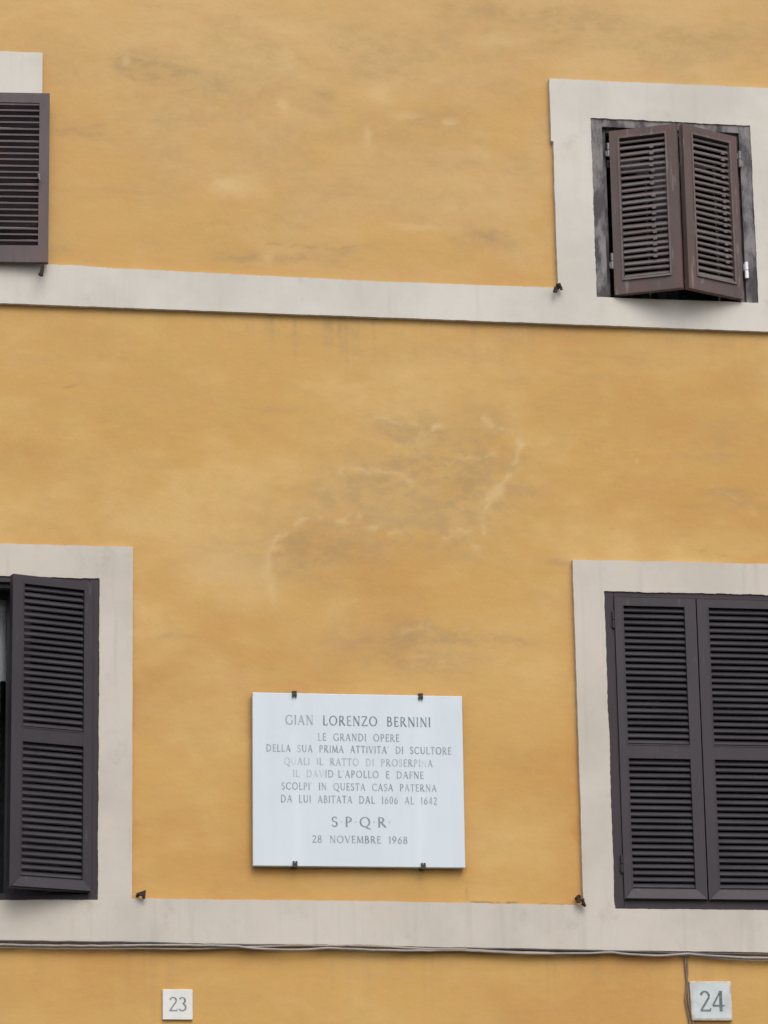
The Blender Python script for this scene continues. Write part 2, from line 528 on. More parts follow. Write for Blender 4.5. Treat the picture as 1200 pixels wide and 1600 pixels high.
    for (x0, x1, z0, z1) in [(3.655, 4.91, 7.35, 8.68), (.30, 1.53, 4.2, 6.136), (3.695, 4.925, 4.2, 6.134), (-.3, 1.07, 7.35, 8.676), (2.10, 3.121, 4.586, 5.425)]:
        dd = np.hypot(np.maximum(np.maximum(x0 - Xf, Xf - x1), 0), np.maximum(np.maximum(z0 - Zf, Zf - z1), 0))
        rim = np.maximum(rim, np.exp(-dd / 0.055) * sstep(fbm(Xf, Zf, 4, 4, 101, 4), 0.30, 0.62))
    for zt in (7.545, 4.418):
        dd = np.abs(Zf - zt)
        rim = np.maximum(rim, np.exp(-dd / 0.05) * (Zf > zt - .02) * sstep(fbm(Xf, Zf, 3, 3, 111, 4), 0.3, 0.6))
    # dark hairlines: top of lower band, crack under the plaque
    vein([(735, 1410), (800, 1412), (895, 1415)], .006, .7, dark, .004)
    vein([(728, 1355), (727, 1380), (729, 1405)], .005, .35, dark, .006)
    vein([(1080, 858), (1130, 868)], .005, .30, dark, .01)
    vein([(100, 605), (120, 603)], .006, .3, dark, .004)
    vein([(420, 380), (520, 388), (560, 384)], .006, .25, dark, .01)
    tp = sstep(fbm(wx, wz, 0.9, 1.5, 201, 5, 0.6), 0.36, 0.68)
    tp2 = sstep(fbm(wx, wz, 3.0, 4.2, 301, 5, 0.62), 0.42, 0.70)
    orange = sstep(fbm(wx + 5, wz, 1.4, 2.2, 401, 5, 0.6), 0.45, 0.75)
    upper = sstep(Zf, 7.3, 8.3)
    tint_p = np.clip(0.65 * tp + 0.45 * tp2 + 0.15 * upper - 0.12 - 0.16 * (1 - sstep(Zf, 5.2, 6.0)), 0, 1)
    low_right = sstep(Xf, 3.0, 3.6) * (1 - sstep(Zf, 4.9, 5.8))
    tint_o = np.clip(0.50 * orange * (1 - 0.5 * upper) + 0.65 * rim + 0.30 * low_right * sstep(fbm(Xf, Zf, 2, 1.2, 501, 4), .3, .6), 0, 1)
    sky_haze = 0.62 * sstep(Zf, 6.6, 8.4) * (0.5 + 0.5 * sstep(fbm(wx, wz, 2.0, 3.0, 821, 5, .6), .35, .62))  # paints hazy sky light into the wall, stronger with height
    cx, cz = px(235, 1060)
    tint_o = np.clip(tint_o + 0.5 * np.exp(-(((wx - cx) / .14) ** 2 + ((wz - cz) / .13) ** 2)), 0, 1)
    cloud = sstep(fbm(wx, wz, 1.7, 3.4, 601, 6, 0.66), 0.50, 0.74)
    grime = np.clip(1.2 * grime + cloud * (0.20 + 0.16 * upper), 0, 0.8)
    streaks = sstep(fbm(Xf, Zf, 2.2, 26, 701, 4, 0.6), 0.60, 0.78) * sstep(fbm(Xf, Zf, 1.5, 2, 711, 3), .45, .65)
    grime = np.clip(grime + 0.22 * streaks, 0, 0.8)
    brk = fbm(wx, wz, 14, 26, 811, 5, 0.68)
    grime = np.clip(0.50 * grime * (0.65 + 0.75 * sstep(brk, 0.36, 0.66)), 0, 0.7)
    pale = np.clip(pale, 0, 0.75)
    # --- mesh
    ii, jj = np.meshgrid(np.arange(nx - 1), np.arange(nz - 1))
    mx, mz = (xs[ii] + xs[ii + 1]) / 2, (zs[jj] + zs[jj + 1]) / 2
    keep = np.ones_like(mx, bool)
    for (x0, x1, z0, z1) in OPEN.values():
        keep &= ~((mx > x0) & (mx < x1) & (mz > z0) & (mz < z1))
    a = (jj * nx + ii)[keep]
    quads = np.stack([a, a + 1, a + 1 + nx, a + nx], 1)
    co = np.stack([Xf - BL.x, np.zeros_like(Xf), Zf], 1)
    # gentle unevenness of the old plaster
    co[:, 1] = 0.004 * (fbm(Xf, Zf, 1.3, 1.3, 801, 3) - 0.5)
    nv = len(co)
    extra = [(-4, 0, 0), (9.5, 0, 0), (9.5, 0, 13), (-4, 0, 13), (-4, 8, 0), (9.5, 8, 0), (9.5, 8, 13), (-4, 8, 13)]
    co = np.vstack([co, [(x - BL.x, y, z) for x, y, z in extra]])
    ef = np.array([(4, 5, 6, 7), (0, 4, 7, 3), (1, 2, 6, 5), (3, 7, 6, 2)]) + nv
    quads = np.vstack([quads, ef])
    me = bpy.data.meshes.new('wall')
    me.vertices.add(len(co))
    me.vertices.foreach_set('co', co.astype(np.float32).ravel())
    me.loops.add(quads.size)
    me.loops.foreach_set('vertex_index', quads.astype(np.int32).ravel())
    me.polygons.add(len(quads))
    me.polygons.foreach_set('loop_start', np.arange(0, quads.size, 4, dtype=np.int32))
    me.polygons.foreach_set('loop_total', np.full(len(quads), 4, dtype=np.int32))
    me.update(calc_edges=True)
    z8 = np.zeros(8)
    for nm, chans in (('wear', (grime, pale, np.clip(dark, 0, .8))), ('tint', (tint_p, tint_o, sky_haze))):
        at = me.attributes.new(nm, 'FLOAT_COLOR', 'POINT')
        arr = np.stack([np.concatenate([c, z8]) for c in chans] + [np.ones(len(co))], 1)
        at.data.foreach_set('color', arr.astype(np.float32).ravel())
    me.materials.append(WALL)
    o = bpy.data.objects.new('wall', me)
    COL.objects.link(o)
    o.parent = building
    return o


build_wall()


# ---- trim: plates with slightly ragged, hand-trowelled edges
def ragged(p, q, amp, step=0.013, seed=0):
    """points from p to q (q excluded) wandering a few millimetres"""
    L = math.hypot(q[0] - p[0], q[1] - p[1])
    n_ = max(1, int(L / step))
    r = random.Random(seed)
    nx_, nz_ = -(q[1] - p[1]) / L, (q[0] - p[0]) / L
    out, slow = [], 0.0
    for i in range(n_):
        t = i / n_
        slow = 0.8 * slow + r.uniform(-1, 1) * 0.5
        k = 0 if i == 0 else amp * (slow * 0.8 + r.uniform(-1, 1) * 0.35)
        out.append((p[0] + (q[0] - p[0]) * t + nx_ * k, p[1] + (q[1] - p[1]) * t + nz_ * k))
    return out


def plate(name, poly, yf, yb, m, parent, seed=1):
    """poly: list of (x, z, raggedness of the edge that starts here)"""
    pts = []
    for i, (x, z, a) in enumerate(poly):
        q = poly[(i + 1) % len(poly)]
        if a: pts += ragged((x, z), (q[0], q[1]), a, seed=seed * 31 + i)
        else: pts.append((x, z))
    mb = MB()
    mb.prism_xz(pts, yf, yb)
    o = mb.build(name, m)
    o.parent = parent
    o.location = -Vector(parent_origin(parent))
    return o


ORIG = {}


def parent_origin(p):
    return ORIG.get(p.name, (0, 0, 0))


ORIG[building.name] = tuple(BL)
YS = -0.029          # face of surrounds and bands

plate('string_course', [(-4.0, 7.349, .0015), (9.5, 7.353, 0), (9.5, 7.545, 0), (4.70, 7.545, 0), (4.70, 7.503, .0015), (3.861, 7.501, 0), (3.861, 7.543, 0),
                        (3.664, 7.543, .0022), (2.78, 7.539, .0022), (1.82, 7.550, .003), (1.10, 7.562, 0), (.795, 7.562, 0), (.795, 7.503, .0015), (-.045, 7.503, 0), (-.045, 7.545, 0),
                        (-4.0, 7.545, 0)], YS, 0.004, TRIM_U, building, 3)['label'] = 'upper pale band joining the upper window sills'
plate('string_course', [(-4.0, 4.220, .0012), (0.9, 4.216, .0012), (2.72, 4.207, .0012), (4.6, 4.199, .001), (9.5, 4.18, 0), (9.5, 4.42, 0), (4.772, 4.42, 0), (4.772, 4.404, .002), (3.849, 4.404, 0),
                        (3.849, 4.418, 0), (3.695, 4.418, .003), (3.10, 4.423, .0025), (2.72, 4.427, .0025), (1.528, 4.427, 0), (1.369, 4.427, 0), (1.369, 4.419, .0015), (.446, 4.405, 0), (.446, 4.42, 0),
                        (-4.0, 4.42, 0)], YS, 0.004, TRIM_L, building, 5)['label'] = 'lower pale band with cables along its foot'


# ---- shutters
def leaf_mb(W, H, sh, sf, rails, t, slat_w, weather=0.0, weatherboard=False, clips=False, seed=1, nose=False):
    """louvred leaf; hinge edge at x=0, leaf runs to +x, outer face at y=-t. sh / sf: stile widths at hinge / free edge.
    rails: [(z0, z1)...] from bottom to top; slats fill the gaps between rails; last item of gap list = slat count"""
    r = random.Random(seed)
    m = MB()
    m.box(0, sh, -t, 0, 0, H)
    m.box(W - sf, W, -t, 0, 0, H)
    for z0, z1 in rails['rails']:
        m.box(sh, W - sf, -t + .0005, -.0005, z0, z1)
    for (z0, z1, ns) in rails['panels']:
        pitch = (z1 - z0) / ns
        for i in range(ns):
            zc = z0 + (i + 0.5) * pitch + (r.uniform(-1, 1) * .0016 if weather else r.uniform(-1, 1) * .0004)
            ang = R(46) + (r.gauss(0, 1) * R(3.5) if weather else r.gauss(0, 1) * R(.7))
            sag = r.uniform(-1, 1) * .002 if weather else 0
            c, s_ = math.cos(ang), math.sin(ang)
            hw, ht = slat_w / 2, .0035
            # section in (y,z): chord from outer-low to inner-high
            sec = [(-c * hw - s_ * ht, -s_ * hw + c * ht), (-c * hw + s_ * ht, -s_ * hw - c * ht),
                   (c * hw + s_ * ht, s_ * hw - c * ht), (c * hw - s_ * ht, s_ * hw + c * ht)]
            yc = -t / 2
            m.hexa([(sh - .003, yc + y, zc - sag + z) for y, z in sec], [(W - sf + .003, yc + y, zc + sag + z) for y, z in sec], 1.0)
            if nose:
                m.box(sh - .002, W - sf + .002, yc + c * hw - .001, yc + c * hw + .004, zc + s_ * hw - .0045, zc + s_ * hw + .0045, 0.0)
            if clips and 2 < i < ns - 1 and r.random() < .9:
                xc = sh + (W - sh - sf) * clips + r.uniform(-1, 1) * .003
                zz = zc - s_ * hw - .003
                m.box(xc - .010, xc + .010, -t / 2 - c * hw - .003, -t / 2 - c * hw + .004, zz - .005, zz + .006, 1.0)
        # bead round the louvre opening
        bw, bp = (.010, .005) if weather else (.005, .002)
        bt = .55 if weather == 1.0 else 0.0          # paint worn thin on the raised bead
        m.box(sh - bw, sh, -t - bp, -t + .001, z0 - bw, z1 + bw, bt)
        m.box(W - sf, W - sf + bw, -t - bp, -t + .001, z0 - bw, z1 + bw, bt)
        m.box(sh, W - sf, -t - bp, -t + .001, z1, z1 + bw, bt)
        if not weatherboard or z0 > .2:
            m.box(sh, W - sf, -t - bp - (.004 if weather else 0), -t + .001, z0 - bw, z0, bt * 1.8)
    if weatherboard:
        z1 = rails['panels'][0][0] - .004
        y0, y1 = -t - .0025, -t - .016
        A = [(sh - .004, y0, z1), (W - sf + .004, y0, z1), (W - .004, y1, .004), (.004, y1, .004)]
        B = [(sh - .004, -t + .001, z1), (W - sf + .004, -t + .001, z1), (W - .004, -t + .001, .004), (.004, -t + .001, .004)]
        m.hexa(A, B)
    return m


LOW = dict(rails=[(0, .055), (.692, .762), (1.455, 1.497)], panels=[(.055, .692, 20), (.762, 1.455, 22)])
UPP = dict(rails=[(0, .080), (.834, .880)], panels=[(.080, .834, 23)])
BACK = dict(rails=[(0, .086), (.836, .888)], panels=[(.086, .836, 23)])


def low_leaf(seed):
    return leaf_mb(.410, 1.497, .044, .058, LOW, .036, .0315, weatherboard=True, seed=seed)


def up_leaf(seed, clips=.69):
    return leaf_mb(.348, .880, .052, .060, UPP, .034, .0305, weather=1.0, clips=clips, seed=seed)


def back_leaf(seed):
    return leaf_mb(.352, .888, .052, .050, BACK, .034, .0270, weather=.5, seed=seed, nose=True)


def hang(mb, m, win, origin, hx, hy, hz, side, angle, label=None):
    """side +1: hinged on the left, -1: hinged on the right; angle = degrees opened outwards"""
    o = mb.build('shutter', m, win, mirror=(side < 0), attr=True)
    o.location = (hx - origin[0], hy - origin[1], hz - origin[2])
    o.rotation_euler = (0, 0, R(-angle) if side > 0 else R(angle))
    if label: o['label'] = label
    return o


def hinge(win, origin, x, y, z, h=.075, r=.009, m=None, label=None, side=1):
    mb = MB()
    mb.tube([(0, 0, -h / 2), (0, 0, -.002)], r, 10)
    mb.tube([(0, 0, .002), (0, 0, h / 2)], r, 10)
    mb.box(-.012 * side, -.002 * side, .004, .022, -h * .42, -.004)
    mb.box(.002 * side, .012 * side, .004, .022, .004, h * .42)
    o = mb.build('hinge', m or STEEL, win)
    o.location = (x - origin[0], y - origin[1], z - origin[2])
    if label: o['label'] = label
    return o


def inside(win, origin, key, sky_reflection=False, mid=None):
    """plastered reveal, casement with glass, dim room behind"""
    x0, x1, z0, z1 = OPEN[key]
    ox, oy, oz = origin
    D = 0.9
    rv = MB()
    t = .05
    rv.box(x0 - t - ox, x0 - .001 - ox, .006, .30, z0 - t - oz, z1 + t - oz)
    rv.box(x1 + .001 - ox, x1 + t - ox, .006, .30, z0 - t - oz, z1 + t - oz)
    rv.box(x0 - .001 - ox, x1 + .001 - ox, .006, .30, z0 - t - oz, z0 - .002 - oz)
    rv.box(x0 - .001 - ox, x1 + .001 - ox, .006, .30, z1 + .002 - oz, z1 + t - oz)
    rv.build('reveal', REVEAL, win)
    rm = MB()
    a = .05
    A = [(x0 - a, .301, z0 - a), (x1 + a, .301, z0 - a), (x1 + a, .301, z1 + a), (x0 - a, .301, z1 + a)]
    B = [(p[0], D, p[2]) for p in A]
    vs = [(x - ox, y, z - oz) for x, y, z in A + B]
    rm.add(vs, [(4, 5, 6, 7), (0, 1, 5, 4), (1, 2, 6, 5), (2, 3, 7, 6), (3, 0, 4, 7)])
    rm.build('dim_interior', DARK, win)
    cs = MB()
    y0, y1 = .17, .215
    xm = mid or (x0 + x1) / 2
    for xa, xb in ((x0, xm - .002), (xm + .002, x1)):
        cs.box(xa - ox, xa + .055 - ox, y0, y1, z0 - oz, z1 - oz)
        cs.box(xb - .055 - ox, xb - ox, y0, y1, z0 - oz, z1 - oz)
        cs.box(xa + .055 - ox, xb - .055 - ox, y0 + .001, y1 - .001, z0 - oz, z0 + .07 - oz)
        cs.box(xa + .055 - ox, xb - .055 - ox, y0 + .001, y1 - .001, z1 - .055 - oz, z1 - oz)
    cs.build('casement', FRAME_L, win)
    for xa, xb in ((x0, xm), (xm, x1)):
        p = MB()
        p.box(xa + .05 - ox, xb - .05 - ox, .190, .195, z0 + .06 - oz, z1 - .05 - oz)
        p.build('pane', GLASS, win)
    if sky_reflection:  # pale rippled sheet added to stand in for sky mirrored in the glass
        c = MB()
        nseg = 60
        vs, fs = [], []
        for i in range(nseg + 1):
            x = x0 + .05 + (xm - .045 - x0 - .05) * i / nseg
            y = .262 + .012 * math.sin(i * 1.3) + .006 * math.sin(i * 2.9)
            vs += [(x - ox, y, z0 + 1.12 - oz), (x - ox, y, z1 - .04 - oz)]
        for i in range(nseg):
            fs.append((2 * i, 2 * i + 2, 2 * i + 3, 2 * i + 1))
        c.add(vs, fs)
        c.build('sky_reflection', SKY_REFLECTION, win, smooth=True)


def window(key, label, frame_mat, trim, side_w, top_w, bottom, yface, ragged_amp):
    x0, x1, z0, z1 = OPEN[key]
    o3 = ((x0 + x1) / 2, 0, z0)
    ox, oz = o3[0], o3[2]
    f = MB()
    r_ = ragged_amp
    e = .004
    f.box(x0 - e - ox, x0 + side_w - ox, yface, yface + .07, z0 - oz + (bottom or 0) * 0, z1 + e - oz)
    f.box(x1 - side_w - ox, x1 + e - ox, yface, yface + .07, z0 - oz, z1 + e - oz)
    f.box(x0 + side_w - ox, x1 - side_w - ox, yface + .0006, yface + .07, z1 - top_w - oz, z1 + e - oz)
    if bottom:
        f.box(x0 + side_w - ox, x1 - side_w - ox, yface + .0006, yface + .07, z0 - e - oz, z0 + bottom - oz)
    # rebate behind
    f.box(x0 + side_w - ox, x0 + side_w + .022 - ox, yface + .028, yface + .075, z0 - oz, z1 - top_w - oz)
    f.box(x1 - side_w - .022 - ox, x1 - side_w - ox, yface + .028, yface + .075, z0 - oz, z1 - top_w - oz)
    f.box(x0 + side_w + .022 - ox, x1 - side_w - .022 - ox, yface + .029, yface + .075, z1 - top_w - .022 - oz, z1 - top_w - oz)
    win = f.build('window', frame_mat, building, bevel=.0025)
    win.location = Vector(o3) - BL
    win['label'] = label
    ORIG[win.name] = o3
    return win, o3


def surround(win, key, w_l, w_r, w_t, zbase, m, ear=None, seed=1, amp=.002):
    x0, x1, z0, z1 = OPEN[key]
    zl, zr = zbase
    top = z1 + w_t
    pl = [(x0 - w_l, zl, amp)]
    if ear:
        pl += [(x0 - w_l, ear, 0), (x0 - w_l - .012, ear + .006, amp * .6), (x0 - w_l - .012, top - .002, amp * 1.3), (x1 + w_r + .012, top + .004, amp * .6), (x1 + w_r + .012, ear + .006, 0), (x1 + w_r, ear, amp)]
    else:
        pl += [(x0 - w_l, top - .003, amp * 1.3), (x1 + w_r, top + .002, amp)]
    pl += [(x1 + w_r, zr, 0), (x1, zr, amp * 1.5), (x1, z1, amp * 1.9), (x0, z1, amp * 1.5), (x0, zl, 0)]
    return plate('surround', pl, YS, 0.004, m, win, seed)


# upper right window: weathered, both leaves ajar and meeting
win, o3 = window('UR', 'upper right window with peeling grey frame and half closed brown shutters', FRAME_U, TRIM_U, .060, .043, 0, -.022, 0)
surround(win, 'UR', .197, .20, .208, (7.543, 7.545), TRIM_U, ear=8.328, seed=11, amp=.0018)
inside(win, o3, 'UR')
hang(up_leaf(3), SHUT_U, win, o3, 3.964, -.018, 7.510, +1, 25)
hang(up_leaf(4, .17), SHUT_U, win, o3, 4.604, -.018, 7.512, -1, 24)
hinge(win, o3, 3.944, -.044, 8.290, .072, .0075)
hinge(win, o3, 3.944, -.044, 7.690, .082, .0075)
hinge(win, o3, 4.632, -.046, 8.270, .085, .0085, side=-1)
hinge(win, o3, 4.640, -.048, 7.668, .085, .010, STEELB, 'bright new steel hinge', side=-1)

# upper left window: leaf folded right back on the wall
win, o3 = window('UL', 'upper left window cut by the picture edge, its brown shutter folded back on the wall', FRAME_U, TRIM_U, .060, .043, 0, -.022, 0)
surround(win, 'UL', .197, .263, .208, (7.545, 7.562), TRIM_U, ear=8.328, seed=12, amp=.0012)
inside(win, o3, 'UL')
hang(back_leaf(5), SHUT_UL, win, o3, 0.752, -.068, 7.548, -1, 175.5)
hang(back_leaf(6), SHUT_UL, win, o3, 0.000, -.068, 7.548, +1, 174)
hinge(win, o3, 0.752, -.078, 8.30, .075, .008, side=-1)
hinge(win, o3, 0.752, -.078, 7.70, .075, .008, side=-1)
lt = MB()
lt.box(-.006, .006, -.014, 0, .008, .034)
lt.tube([(0, -.012, .028), (.001, -.016, .010), (.006, -.018, -.004)], [.006, .005, .004], 8)
ob = lt.build('latch', STEEL, win, bevel=.002)
ob.location = (1.052 - o3[0], -.106, 7.965 - o3[2])

# lower right window: closed dark leaves
win, o3 = window('LR', 'lower right window with both dark grey shutters closed', FRAME_L, TRIM_L, .049, .028, .041, -.022, 0)
surround(win, 'LR', .152, .153, .160, (4.418, 4.42), TRIM_L, seed=13, amp=.0018)
inside(win, o3, 'LR')
hang(low_leaf(7), SHUT_L, win, o3, 3.8965, .004, 4.447, +1, 0)
hang(low_leaf(8), SHUT_L, win, o3, 4.7225, .004, 4.447, -1, 0)
for xx, sd_ in ((3.889, 1), (4.731, -1)):
    for zz in (5.83, 4.62):
        hinge(win, o3, xx, -.030, zz, .085, .007, FRAME_L, side=sd_)

# lower left window: right leaf ajar, left leaf folded back
win, o3 = window('LL', 'lower left window with its dark grey shutter pushed ajar', FRAME_L, TRIM_L, .049, .028, .041, -.022, 0)
surround(win, 'LL', .152, .160, .160, (4.42, 4.427), TRIM_L, seed=14, amp=.0015)
inside(win, o3, 'LL', sky_reflection=True, mid=.997)
hang(low_leaf(9), SHUT_L, win, o3, 1.324, -.016, 4.450, -1, 18.5)
hang(low_leaf(10), SHUT_L, win, o3, 0.488, -.070, 4.450, +1, 172)
for zz in (5.83, 4.62):
    hinge(win, o3, 1.330, -.024, zz, .085, .007, FRAME_L, side=-1)
    hinge(win, o3, 0.485, -.070, zz, .085, .007, FRAME_L, side=1)

# ------------------------------------------------------------------ lettering: roman capitals drawn as thick and thin strokes
T, t_ = .130, .068
GL = {}


def G(ch, w_, *strokes): GL[ch] = (w_, strokes)


def Ln(x0, y0, x1, y1, w_=T): return ('l', x0, y0, x1, y1, w_)
def Ar(cx, cy, rx, ry, a0, a1, thin=t_, thick=T): return ('a', cx, cy, rx, ry, a0, a1, thin, thick)
def Sf(x, y, h=.09): return ('l', x - h, y, x + h, y, .045)


lo, hi_ = .022, .978
G('I', .26, Ln(.13, 0, .13, 1), Sf(.13, lo), Sf(.13, hi_))
G('L', .58, Ln(.14, 0, .14, 1), Ln(.14, .03, .55, .03, t_), Ln(.53, .02, .56, .2, .05), Sf(.14, hi_))
G('E', .58, Ln(.14, 0, .14, 1), Ln(.14, .03, .54, .03, t_), Ln(.14, .97, .52, .97, t_), Ln(.14, .52, .44, .52, t_), Ln(.52, .02, .55, .17, .05), Ln(.51, .98, .51, .84, .05), Ln(.44, .44, .44, .60, .045))
G('F', .54, Ln(.14, 0, .14, 1), Ln(.14, .97, .52, .97, t_), Ln(.14, .52, .44, .52, t_), Ln(.51, .98, .51, .84, .05), Ln(.44, .44, .44, .60, .045), Sf(.14, lo))
G('T', .70, Ln(.35, 0, .35, 1), Ln(.03, .97, .67, .97, t_), Ln(.04, .98, .03, .82, .05), Ln(.66, .98, .67, .82, .05), Sf(.35, lo))
G('A', .80, Ln(.08, .0, .39, 1.0, t_), Ln(.39, 1.0, .71, 0, T), Ln(.2, .36, .6, .36, .055), Sf(.08, lo, .08), Sf(.71, lo, .09))
G('V', .80, Ln(.08, 1, .41, 0, T), Ln(.41, 0, .73, 1, t_), Sf(.08, hi_, .09), Sf(.73, hi_, .08))
G('N', .86, Ln(.14, 0, .14, 1, t_), Ln(.14, 1, .73, 0, T), Ln(.73, 0, .73, 1, t_), Sf(.14, lo), Sf(.73, hi_), Sf(.1, hi_, .06))
G('M', .98, Ln(.12, 0, .17, 1, t_), Ln(.17, 1, .5, .05, T), Ln(.5, .05, .82, 1, t_), Ln(.82, 1, .87, 0, T), Sf(.12, lo), Sf(.87, lo))
G('O', .98, Ar(.49, .5, .42, .48, 0, 360))
G('Q', .98, Ar(.49, .5, .42, .48, 0, 360), Ln(.52, .04, .80, -.14, T), Ln(.80, -.14, 1.0, -.20, t_))
G('C', .84, Ar(.49, .5, .42, .48, 48, 312), Ln(.77, .93, .78, .74, .05), Ln(.77, .07, .78, .2, .04))
G('G', .90, Ar(.49, .5, .42, .48, 48, 318), Ln(.79, .07, .79, .45), Ln(.77, .93, .78, .74, .05), Sf(.79, .45, .09))
G('D', .90, Ln(.14, 0, .14, 1), Ar(.33, .5, .47, .47, -90, 90), Ln(.14, .97, .33, .97, t_), Ln(.14, .03, .33, .03, t_), Sf(.10, hi_, .06), Sf(.10, lo, .06))
G('P', .64, Ln(.14, 0, .14, 1), Ar(.30, .72, .26, .25, -90, 90), Ln(.14, .97, .3, .97, t_), Ln(.14, .47, .3, .47, t_), Sf(.14, lo))
G('B', .68, Ln(.14, 0, .14, 1), Ar(.30, .745, .22, .225, -90, 90), Ar(.32, .28, .28, .25, -90, 90), Ln(.14, .97, .3, .97, t_), Ln(.14, .525, .32, .525, t_), Ln(.14, .03, .32, .03, t_))
G('R', .76, Ln(.14, 0, .14, 1), Ar(.30, .735, .25, .235, -90, 90), Ln(.14, .97, .3, .97, t_), Ln(.14, .5, .3, .5, t_), Ln(.32, .5, .68, .02, T), Ln(.66, .022, .78, .022, .045), Sf(.14, lo))
G('S', .58, Ar(.29, .745, .21, .225, 40, 270, t_, .10), Ar(.29, .26, .23, .25, -140, 90, t_, .12), Ln(.45, .92, .46, .77, .045), Ln(.08, .06, .07, .24, .045))
G('U', .84, Ln(.14, .32, .14, 1), Ar(.42, .32, .28, .29, 180, 360), Ln(.70, .32, .70, 1, t_), Sf(.14, hi_), Sf(.70, hi_))
G('Z', .74, Ln(.07, .97, .68, .97, t_), Ln(.66, .96, .08, .04, T), Ln(.06, .03, .69, .03, t_), Ln(.08, .98, .07, .82, .05), Ln(.67, .02, .69, .18, .05))
G("'", .20, Ln(.12, 1.02, .06, .80, .07))
G('.', .40, Ln(.20, .44, .20, .55, .11))
G(' ', .80)
G('0', .62, Ar(.31, .5, .24, .48, 0, 360))
G('1', .36, Ln(.20, 0, .20, 1), Ln(.06, .86, .20, .98, t_), Sf(.20, lo))
G('2', .60, Ar(.29, .73, .22, .245, 0, 165, t_, .11), Ln(.50, .70, .08, .04, .085), Ln(.06, .04, .55, .04, .08), Ln(.53, .03, .56, .16, .05))
G('3', .58, Ar(.26, .75, .20, .22, -80, 150, t_, .11), Ar(.26, .275, .24, .255, -150, 85, t_, .12))
G('4', .66, Ln(.45, 0, .45, 1), Ln(.45, 1, .05, .28, t_), Ln(.05, .28, .62, .28, t_))
G('6', .64, Ar(.32, .31, .24, .29, 0, 360), Ln(.09, .33, .26, .75, .10), Ln(.26, .75, .52, .98, .06))
G('8', .62, Ar(.31, .75, .19, .22, 0, 360, t_, .10), Ar(.31, .265, .24, .255, 0, 360, t_, .12))
G('9', .64, Ar(.32, .69, .24, .29, 0, 360), Ln(.55, .67, .38, .25, .10), Ln(.38, .25, .12, .02, .06))


def write(mb, text, x0, x1, z, h, y, fades, wt=1.0, span=None):
    """one line of capitals from x0 to x1; fades: function(char index, char) -> how worn the paint is"""
    nat = sum(GL[c][0] for c in text) * h
    track = (0.13 if len(text) > 2 else 0.02) * h
    sx = (x1 - x0 - track * (len(text) - 1)) / nat
    x = x0
    for i, c in enumerate(text):
        gw, strokes = GL[c]
        a = fades(i, c)
        if span and not span[0] <= i < span[1]: strokes = ()
        for k, s_ in enumerate(strokes):
            yy = y - k * .00012
            if s_[0] == 'l':
                _, ax, ay, bx, by, ww = s_
                ww *= wt
                L = math.hypot(bx - ax, by - ay)
                px_, pz_ = -(by - ay) / L * ww / 2, (bx - ax) / L * ww / 2
                q = [(ax + px_, ay + pz_), (ax - px_, ay - pz_), (bx - px_, by - pz_), (bx + px_, by + pz_)]
                mb.add([(x + u * h * sx, yy, z + v * h) for u, v in q], [(0, 1, 2, 3)], a)
            else:
                _, cx, cy, rx, ry, a0, a1, th, tk = s_
                n_ = max(6, int(abs(a1 - a0) / 12))
                vs = []
                for j in range(n_ + 1):
                    tt = R(a0 + (a1 - a0) * j / n_)
                    ww = (th + (tk - th) * abs(math.cos(tt)) ** 1.3) * wt
                    for sgn in (1, -1):
                        vs.append((x + (cx + (rx + sgn * ww / 2 - ww / 2 * .3) * math.cos(tt)) * h * sx, yy, z + (cy + (ry + sgn * ww / 2 - ww / 2 * .3) * math.sin(tt)) * h))
                mb.add(vs, [(2 * j, 2 * j + 1, 2 * j + 3, 2 * j + 2) for j in range(n_)], a)
        x += gw * h * sx + track


def lines_part(name, parent, origin, m, items, label=None):
    mb = MB()
    for it in items: write(mb, *it)
    mb.v = [(x - origin[0], y - origin[1], z - origin[2]) for x, y, z in mb.v]
    me_o = mb.build(name, m, parent, attr=True)
    if label: me_o['label'] = label
    return me_o


# ------------------------------------------------------------------ memorial plaque
PO = (2.611, 0, 4.587)
plaque = empty('plaque', PO)
tag(plaque, 'white marble memorial plaque with grey lettering held by four dark clamps', 'plaque')
YP = -.048
sb = MB()
sb.hexa([(2.099 - PO[0], YP, 4.5855 - PO[2]), (3.120 - PO[0], YP, 4.588 - PO[2]), (3.1225 - PO[0], YP, 5.426 - PO[2]), (2.102 - PO[0], YP, 5.425 - PO[2])],
        [(2.099 - PO[0], -.014, 4.5855 - PO[2]), (3.120 - PO[0], -.014, 4.588 - PO[2]), (3.1225 - PO[0], -.014, 5.426 - PO[2]), (2.102 - PO[0], -.014, 5.425 - PO[2])])
sb.build('slab', MARBLE, plaque, bevel=.003)


def fade_fn(seed, base, special=None):
    r = random.Random(seed)
    vals = [max(0, min(.9, base - .13 + r.gauss(0, .08))) for _ in range(80)]
    return lambda i, c: (special[i] if special and i in special else vals[i]) if c != '.' else min(.85, vals[i] + .35)


